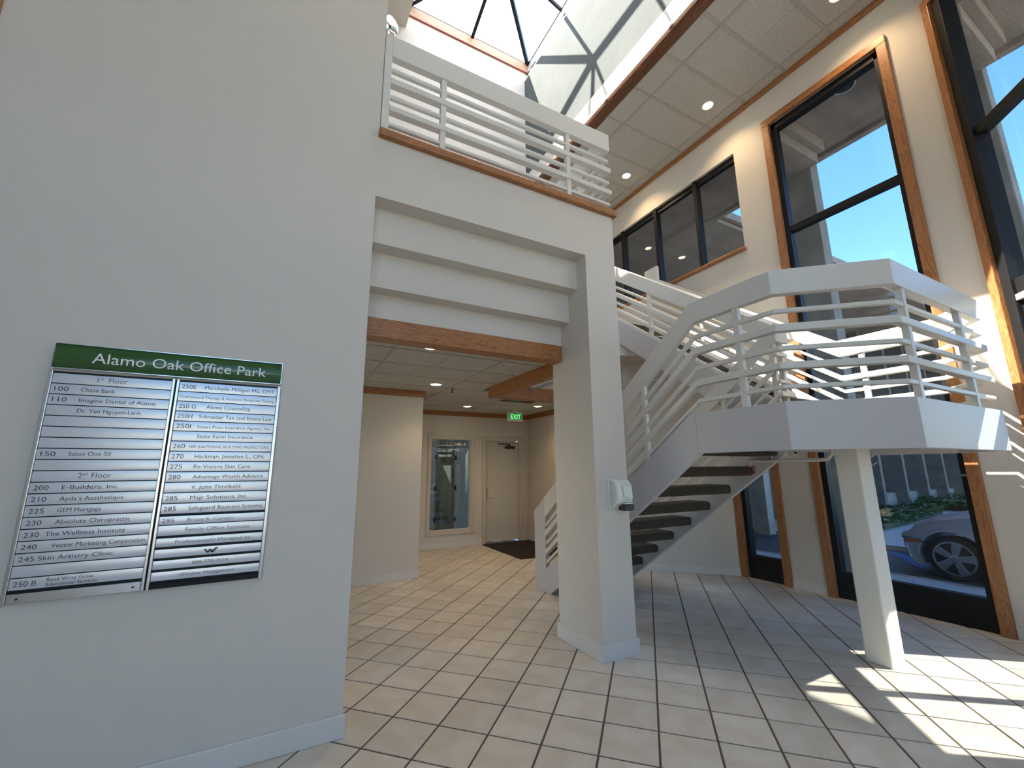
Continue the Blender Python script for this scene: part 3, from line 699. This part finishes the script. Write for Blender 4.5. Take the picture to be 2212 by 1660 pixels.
# ================================================================== DISPENSER
dp = thing('soap_dispenser', 'white wall sanitizer dispenser mounted on the pillar', 'dispenser', (2.665, 3.0, 1.18))
MB().prism([(3.0, 1.19), (2.90, 1.25), (2.885, 1.30), (2.895, 1.41), (2.93, 1.45), (3.0, 1.455)], 'x', 2.575, 2.755).build('housing', PLW, dp, 0.014, False, 3)
bx('back_plate', PLW, dp, 2.562, 2.768, 2.99, 3.0, 1.19, 1.458, 0.004)
MB().prism([(2.97, 1.185), (2.89, 1.185), (2.875, 1.20), (2.875, 1.238), (2.96, 1.238)], 'x', 2.645, 2.75).build('push_bar', PLD, dp, 0.008)
bx('sight_window', PLD, dp, 2.645, 2.695, 2.878, 2.89, 1.305, 1.335, 0.003)
bx('front_rib', WHT, dp, 2.64, 2.735, 2.876, 2.888, 1.245, 1.252, 0.002); bx('front_rib', WHT, dp, 2.64, 2.735, 2.876, 2.888, 1.262, 1.269, 0.002)
MB().prism([(2.90, 1.29), (2.872, 1.30), (2.875, 1.40), (2.90, 1.42)], 'x', 2.635, 2.715).build('front_cover', PLW, dp, 0.008)
# the window sits proud of the cover
# ================================================================== SMALL FIXTURES
# round convex mirror high behind the wall edge
mr = thing('convex_mirror', 'round convex safety mirror half hidden behind the wall edge high left', 'mirror', (.60, 4.4, 6.9))
MB().lathe([(.02, -.075), (.10, -.06), (.16, -.03), (.19, 0.0), (.19, .03), (.02, .035)], (.60, 4.4, 6.9), 'y', 32).build('mirror_face', CHROME, mr, 0, True)
MB().tube([(.60, 4.43, 6.9), (.30, 4.43, 7.0), (.30, 4.43, 10.2)], .015, 8).build('bracket', WHITE, mr, 0, True)
# exit sign
ex = thing('exit_sign', 'white housed EXIT sign glowing green on the hall ceiling', 'exit sign', (4.27, 7.86, HC))
bx('housing', WHT, ex, 4.09, 4.45, 7.83, 7.89, 2.535, 2.735, 0.01)
bx('canopy', WHT, ex, 4.20, 4.34, 7.84, 7.88, 2.735, HC, 0.003)
fc = bx('face', EXITB, ex, 4.12, 4.42, 7.822, 7.83, 2.56, 2.71, 0.002)
lettering('EXIT', EXITG, ex, 4.15, 7.820, 2.578, .105, .24, off=.02)
# ceiling vent
vt = thing('ceiling_vent', 'dark slotted air vent in the hall ceiling past the oak beam', 'vent', (3.65, 6.62, HC))
bx('vent_frame', TGRID, vt, 3.32, 4.0, 6.52, 6.74, HC - .012, HC - .004, 0.003)
for k in range(6): bx('louver', PLD, vt, 3.34, 3.98, 6.535 + k * .033, 6.557 + k * .033, HC - .018, HC - .011)
# hall sprinkler
sp = thing('ceiling_sprinkler', 'small dark sprinkler head hanging from the hall ceiling', 'sprinkler', (2.19, 6.04, HC))
MB().lathe([(.03, 0), (.028, -.006), (.01, -.008), (.009, -.05), (.022, -.055), (.022, -.058), (.004, -.06)], (2.19, 6.04, HC), 'z', 14).build('head', BRONZE, sp, 0, True)
# sprinkler pipe with cage below landing
pg = thing('sprinkler_pipe', 'cream sprinkler pipe with a red cage guard under the landing', 'pipe', (4.30, 2.4, 1.61))
MB().tube([(4.27, 2.76, 1.55), (4.27, 2.76, 1.60), (4.27, 2.75, 1.613), (4.275, 2.73, 1.615), (4.30, 2.10, 1.612), (4.31, 2.05, 1.62), (4.31, 2.01, 1.66), (4.31, 2.01, 1.80)], .017, 12).build('pipe', PIPE, pg, 0, True)
MB().tube([(4.285, 2.53, 1.612), (4.285, 2.53, 1.80)], .011, 8).build('hanger', PIPE, pg)
MB().tube([(4.28, 2.58, 1.613), (4.28, 2.62, 1.613)], .023, 12).build('coupling', PIPE, pg)
b = MB()
for k in range(8):
    a = 2 * PI * k / 8; cxx, cyy = 4.27, 2.76
    b.tube([(cxx + .02 * math.cos(a), cyy + .02 * math.sin(a), 1.568), (cxx + .045 * math.cos(a), cyy + .045 * math.sin(a), 1.55), (cxx + .045 * math.cos(a), cyy + .045 * math.sin(a), 1.50), (cxx + .02 * math.cos(a), cyy + .02 * math.sin(a), 1.485)], .0028, 5)
for z, r in ((1.55, .045), (1.50, .045), (1.485, .02)):
    b.tube([(4.27 + r * math.cos(2 * PI * k / 16), 2.76 + r * math.sin(2 * PI * k / 16), z) for k in range(17)], .0028, 5)
b.build('cage', RED, pg)
sb = thing('conduit_box', 'small square conduit box under the landing edge', 'box', (4.62, 2.46, 1.75))
bx('box_body', WHITE, sb, 4.50, 4.60, 2.445, 2.50, 1.665, 1.73, 0.004); bx('recess', PLD, sb, 4.52, 4.57, 2.44, 2.445, 1.68, 1.715)

# ================================================================== OUTSIDE
sw = bx('sidewalk', PAVE, None, 6.19, 8.07, -8, 8.2, -.12, -.02); skind(sw, 'concrete sidewalk outside the windows')
cb = bx('curb', CONC, None, 8.07, 8.20, -8, 8.2, -.2, -.015, 0.02); skind(cb, 'concrete curb between sidewalk and parking bay')
skind(MB().box(8.20, 60, -40, 8.2, -.3, -.15).build('ground_parking', ASPH), 'asphalt of the car park')
skind(MB().prism([(11.2, -8), (11.2, 8.2), (40, 8.2), (40, 4.9), (12.9, 4.9), (12.9, -8)], 'z', -.15, -.06).build('ground_path', PAVE), 'pale concrete path beyond the parking bay')
skind(MB().box(-30, 6.19, 8.67, 14, -.2, -.04).build('ground_yard', ASPH), 'dark yard behind the hall')
skind(MB().box(-40, 8.07, -40, -4, -.25, -.06).build('ground_front', PAVE), 'paved forecourt behind the viewer')
ps = thing('parking_marking', 'blue painted parking lines on the asphalt ahead of the car', 'marking', (9.9, 3.6, -.15))
b = MB(); b.prism([(9.15, 2.95), (9.75, 3.55), (10.35, 3.95), (10.9, 4.5), (10.9, 4.15), (10.4, 3.7), (9.4, 2.95)], 'z', -.15, -.146); b.build('line', BLUE, ps)
b = MB(); b.box(8.6, 8.75, -2, 3.35, -.15, -.146); b.build('line', BLUE, ps)
# own soffit, columns
b = MB(); b.box(6.19, 7.72, -9, 5.25, 6.80, 7.6); b.box(7.66, 7.72, -9, 5.3, 6.74, 6.80); b.box(7.78, 7.86, -9, 5.25, 6.80, 7.5); b.box(7.72, 7.78, -9, 5.25, 6.87, 7.5)
b.box(6.19, 50, 5.25, 9, 6.80, 7.05); b.box(7.8, 50, 5.19, 5.25, 6.80, 7.0); b.box(7.8, 50, 5.07, 5.15, 6.88, 7.05); b.box(7.8, 50, 5.15, 5.20, 6.95, 7.05)
skind(b.build('roof_soffit', CONCD), 'cast concrete eaves outside the windows')
def column(x, y, label):
    t = thing('concrete_column', label, 'column', (x, y, -.05), 'concrete columns outside the windows')
    bx('shaft', CONC, t, x - .2, x + .05, y - .17, y + .22, -.06, 6.80, 0.012)
    return t
c1 = column(7.5, 3.25, 'board-marked concrete column outside the tall window')
c2 = column(7.5, 1.26, 'board-marked concrete column outside the diagonal window')
for t, y in ((c1, 3.25), (c2, 1.26)):
    bx('bracket', CONCD, t, 6.19, 7.34, y - .40, y + .36, 6.60, 6.80, 0.01); bx('bracket', CONCD, t, 6.19, 7.30, y - .30, y + .28, 6.42, 6.60, 0.01)
column(10.62, 6.6, 'pale concrete column seen through the narrow low window')
CONCF = mat('brown_concrete', (0.17, 0.16, 0.14), 0.85, noise=0.3, nscale=3)
# wing of the building across the court
wg = thing('office_wing', 'two storey concrete office wing across the parking court', 'building', (24, 8.4, 0))
bx('facade', mat('dark_facade_glass', (0.012, 0.013, 0.015), 0.12, spec=0.35), wg, 15.5, 50, 8.36, 8.40, .5, 6.8)
bx('wall', mat('dark_interior', (0.035, 0.033, 0.03), 0.8), wg, 6.2, 50, 8.42, 9.0, -.2, 6.8)
bx('blind_wall', mat('grey_render', (0.05, 0.05, 0.055), 0.8), wg, 6.2, 15.5, 8.2, 8.42, -.2, 6.8)
bx('sill_wall', CONC, wg, 15.5, 50, 8.05, 8.4, -.2, .5)
bx('band', CONC, wg, 15.5, 50, 8.1, 8.4, 2.9, 3.9)
for k in range(12):
    x = 15.9 + 1.94 * k; bx('fin', CONCF, wg, x - .1, x + .1, 7.68, 8.36, -.1, 6.8)
    bx('glazing_bar', ALU, wg, x + .93, x + .97, 8.28, 8.36, .5, 6.8)
bx('rail_bar', BLK, wg, 15.5, 50, 8.3, 8.36, 1.35, 1.42)
# hedges
def hedge(name, label, poly, h, n, m, seed):
    rnd = random.Random(seed); b = MB()
    xs_ = [p[0] for p in poly]; ys_ = [p[1] for p in poly]
    def inside(x, y):
        c = False; j = len(poly) - 1
        for i in range(len(poly)):
            if (poly[i][1] > y) != (poly[j][1] > y) and x < (poly[j][0] - poly[i][0]) * (y - poly[i][1]) / (poly[j][1] - poly[i][1]) + poly[i][0]: c = not c
            j = i
        return c
    k = 0
    while k < n:
        x, y = rnd.uniform(min(xs_), max(xs_)), rnd.uniform(min(ys_), max(ys_))
        if not inside(x, y): continue
        k += 1
        hz = h * (.75 + .35 * math.sin(x * 2.1 + seed) * math.sin(y * 2.7)) * rnd.uniform(.5, 1.08); c = Vector((x, y, -.06 + max(.05, hz)))
        s = rnd.uniform(.05, .10); q = Matrix.Rotation(rnd.uniform(0, 6.28), 3, 'Z') @ Matrix.Rotation(rnd.uniform(-1.0, 1.0), 3, 'X')
        vs = [b.b.verts.new(c + q @ Vector(v)) for v in ((-s, 0, 0), (0, -s * .45, .01), (s, 0, 0), (0, s * .45, .01))]; b.b.faces.new(vs)
    t = thing(name, label, 'hedge', (sum(xs_) / len(xs_), sum(ys_) / len(ys_), -.06), 'hedges across the parking court')
    o = b.build('foliage', m, t); o['kind'] = 'stuff'
    cx, cy = sum(xs_) / len(xs_), sum(ys_) / len(ys_)
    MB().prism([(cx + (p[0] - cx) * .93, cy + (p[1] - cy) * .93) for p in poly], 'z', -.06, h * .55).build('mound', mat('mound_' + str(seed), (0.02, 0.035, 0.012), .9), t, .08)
    return t
hedge('hedge', 'low dark green hedge bed nearest the car', [(13.4, 5.3), (19.4, 5.95), (19.4, 7.6), (13.4, 7.6)], .34, 9000, LEAF, 3)
hedge('hedge', 'low green hedge bed along the office wing beyond the path', [(20.9, 5.7), (32, 6.4), (32, 7.5), (21.2, 7.5)], .42, 6000, LEAF, 5)
# plants outside the low window
def shrub(x, y, h, label, n=60, seed=1):
    rnd = random.Random(seed); t = thing('shrub', label, 'plant', (x, y, -.05)); b = MB()
    for k in range(n):
        a = rnd.uniform(0, 6.28); L_ = h * rnd.uniform(.5, 1.0); sp_ = rnd.uniform(.1, .55) * h; w_ = .012
        base = Vector((x + rnd.uniform(-.06, .06), y + rnd.uniform(-.06, .06), -.05)); dx, dy = math.cos(a), math.sin(a)
        pts = [base + Vector((dx * sp_ * u * u, dy * sp_ * u * u, L_ * (u - .35 * u ** 3))) for u in (0, .35, .7, 1)]
        pr0 = None
        for i, p in enumerate(pts):
            ww = w_ * (1 - i / 3.2); A = b.b.verts.new(p + Vector((-dy * ww, dx * ww, 0))); B = b.b.verts.new(p + Vector((dy * ww, -dx * ww, 0)))
            if pr0: b.b.faces.new([pr0[0], pr0[1], B, A])
            pr0 = (A, B)
    o = b.build('foliage', LEAF2, t); o['kind'] = 'stuff'
    return t
shrub(8.0, 5.35, .75, 'wispy pale shrub outside the narrow low window', 90, 1)
shrub(8.35, 5.75, .6, 'small leafy plant behind the wispy shrub', 60, 2)

# yard behind the back window
yd = thing('concrete_enclosure', 'stained concrete enclosure seen through the back window', 'enclosure', (4, 11.0, 0))
bx('concrete_face', mat('stained_concrete', (0.42, 0.39, 0.31), .8, col2=(0.20, 0.18, 0.13), nscale=2.2, detail=9, stretch=(3, 1, .6)), yd, -4, 6.0, 11.0, 11.2, -.04, 3.5)
bx('unseen_sun_block', CONC, yd, -4, 6.0, 8.68, 10.3, 3.2, 3.5)  # unseen slab added to keep direct sun off the yard
def steel_door(x0, x1, label, hside):
    t = thing('steel_door', label, 'door', ((x0 + x1) / 2, 10.93, -.04), 'steel yard doors')
    bx('leaf', EXTD, t, x0, x1, 10.93, 10.985, -.04, 2.12, .004)
    hx = x1 if hside > 0 else x0
    for z in (.25, 1.05, 1.85): bx('hinge', PLD, t, hx - .025, hx + .025, 10.91, 10.93, z - .06, z + .06)
    MB().lathe([(.03, -.03), (.03, 0)], ((x0 + .08) if hside > 0 else (x1 - .12), 10.93, 1.0), 'y', 12).build('knob', PLD, t)
steel_door(2.75, 3.55, 'white steel yard door at the left of the back window', 1)
steel_door(4.10, 4.62, 'white steel yard door right of the stained concrete', -1)

# soffit lights under the outside eaves
def soffit_light(x, y, label, lit, r=.085):
    t = thing('soffit_light', label, 'soffit light', (x, y, 6.80), 'soffit lights under the outside eaves')
    MB().lathe([(r, 0), (r, -.012), (r - .012, -.014), (r - .014, 0)], (x, y, 6.80), 'z', 28).build('trim_ring', WHT, t, 0, True)
    MB().lathe([(r - .014, -.002), (.01, -.003)], (x, y, 6.797), 'z', 24).build('lens', LENS2 if lit else PLD, t)
LENS2 = mat('soffit_lens', (1, 1, 1), 0.5, emit=(1.0, 0.72, 0.32), estr=1.6)
soffit_light(7.39, 6.72, 'small lit soffit light seen through the ribbon window, left one', True)
soffit_light(8.50, 6.66, 'small lit soffit light seen through the ribbon window, right one', True, .095)
soffit_light(6.50, 2.18, 'unlit round soffit light ring above the tall window', False, .13)
# ---- car
cr_ = thing('car', 'silver saloon car parked outside, front wheel by the tall window', 'car', (9.9, 1.0, -.15))
wy, wz, R_ = 2.80, 0.17, .325
def arch(c, r, n=12): return [(c + r * math.cos(PI * k / n), wz + r * math.sin(PI * k / n)) for k in range(n + 1)]
def body(zs, inset):
    p = [(3.44 - inset, .33), (3.40 - inset, .12), (3.30 - inset, .03), (3.20 - inset * .5, .03)]
    a = arch(wy, .385); p += [(min(a[0][0], 3.19 - inset * .5), .03)] if False else []
    p += [(q[0], q[1]) for q in a]
    p += [(wy - .385, .02), (0.62 + .385 - 0.02, .02)]
    a2 = arch(0.15, .385); p += a2; p += [(0.15 - .385, .03), (-1.05 + inset, .05), (-1.12 + inset, .35)]
    top = [(-1.10 + inset, .62), (-1.0 + inset, .80), (-.45, .87), (2.0, .90), (2.5, .865), (2.95, .775), (3.22 - inset * .6, .66), (3.36 - inset, .50), (3.42 - inset, .44)]
    p += [(y, z + zs if z > .5 else z) for y, z in top]
    return p
bm = bmesh.new(); rings = []
for x, zs, ins in ((9.02, -.07, .10), (9.0, -.075, .09), (9.04, -.03, .06), (9.16, 0, .03), (9.5, .015, 0), (9.85, .02, 0), (10.2, .015, 0), (10.54, 0, .03), (10.66, -.03, .06), (10.7, -.075, .09)):
    rings.append([bm.verts.new((x, q[0], q[1])) for q in body(zs, ins)])
for a, c in zip(rings, rings[1:]):
    n = len(a)
    for k in range(n): bm.faces.new([a[k], a[(k + 1) % n], c[(k + 1) % n], c[k]])
bm.faces.new(rings[0]); bm.faces.new(rings[-1][::-1])
bmesh.ops.recalc_face_normals(bm, faces=bm.faces); bmesh.ops.triangulate(bm, faces=[f for f in bm.faces if len(f.verts) > 4])
me = bpy.data.meshes.new('body'); bm.to_mesh(me); bm.free(); o = link('body', me, CARP, cr_)
MB().prism([(1.95, .88), (1.25, 1.27), (.1, 1.30), (-.65, .88)], 'x', 9.14, 10.56).build('greenhouse', GLD, cr_, .03)
MB().prism([(1.28, 1.26), (1.15, 1.30), (.12, 1.33), (.0, 1.27)], 'x', 9.18, 10.52).build('roof', CARP, cr_, .02)
for wyy in (2.80, .15):
    for xx, sg in ((9.03, 1), (10.67, -1)):
        wh = MB().lathe([(.20, 0), (.30, -.0 * sg), (.325, .03 * sg), (.325, .19 * sg), (.28, .21 * sg), (.10, .21 * sg)], (xx, wyy, wz), 'x', 40).build('wheel', TYRE, cr_, 0, False)
        if sg == -1: continue
        b = MB()
        b.lathe([(.245, .02), (.245, -.012), (.225, -.014), (.215, .01), (.21, .05)], (xx, wyy, wz), 'x', 40)
        b.build('rim', RIM, wh)
        MB().lathe([(.215, .045), (.05, .04)], (xx, wyy, wz), 'x', 24).build('brake_disc', PLD, wh)
        for k in range(5):
            a = 2 * PI * k / 5 + .25; q = Matrix.Translation((xx, wyy, wz)) @ Matrix.Rotation(a, 4, 'X')
            MB().prism([(-.032, .03), (.032, .03), (.048, .12), (.062, .222), (-.062, .222), (-.048, .12)], 'x', -.010, .02, q).build('spoke', RIM, wh, .008)
        MB().lathe([(.05, .02), (.052, -.012), (.03, -.018)], (xx, wyy, wz), 'x', 20).build('hub_cap', RIM, wh)
# parts of the car that were built in world coordinates under the wheel: wheel meshes share the same origin as the car parts
b = MB()
A = [(wy + r * math.cos(PI * k / 16), wz + r * math.sin(PI * k / 16)) for r in (.385, .415) for k in (range(17) if r == .385 else range(16, -1, -1))]
b.prism(A, 'x', 8.985, 9.05).build('wheel_arch_lip', CARP, cr_, .004)
MB().prism([(3.22, .565), (3.37, .49), (3.385, .41), (3.25, .43)], 'x', 8.988, 9.4).build('headlight', LAMPG, cr_, .015)
bx('side_marker', AMB, cr_, 8.985, 9.02, 3.12, 3.36, .36, .39, .005)
bx('bumper_seam', PLD, cr_, 8.992, 9.02, 3.12, 3.37, .405, .412)

db.location.y -= 0.002
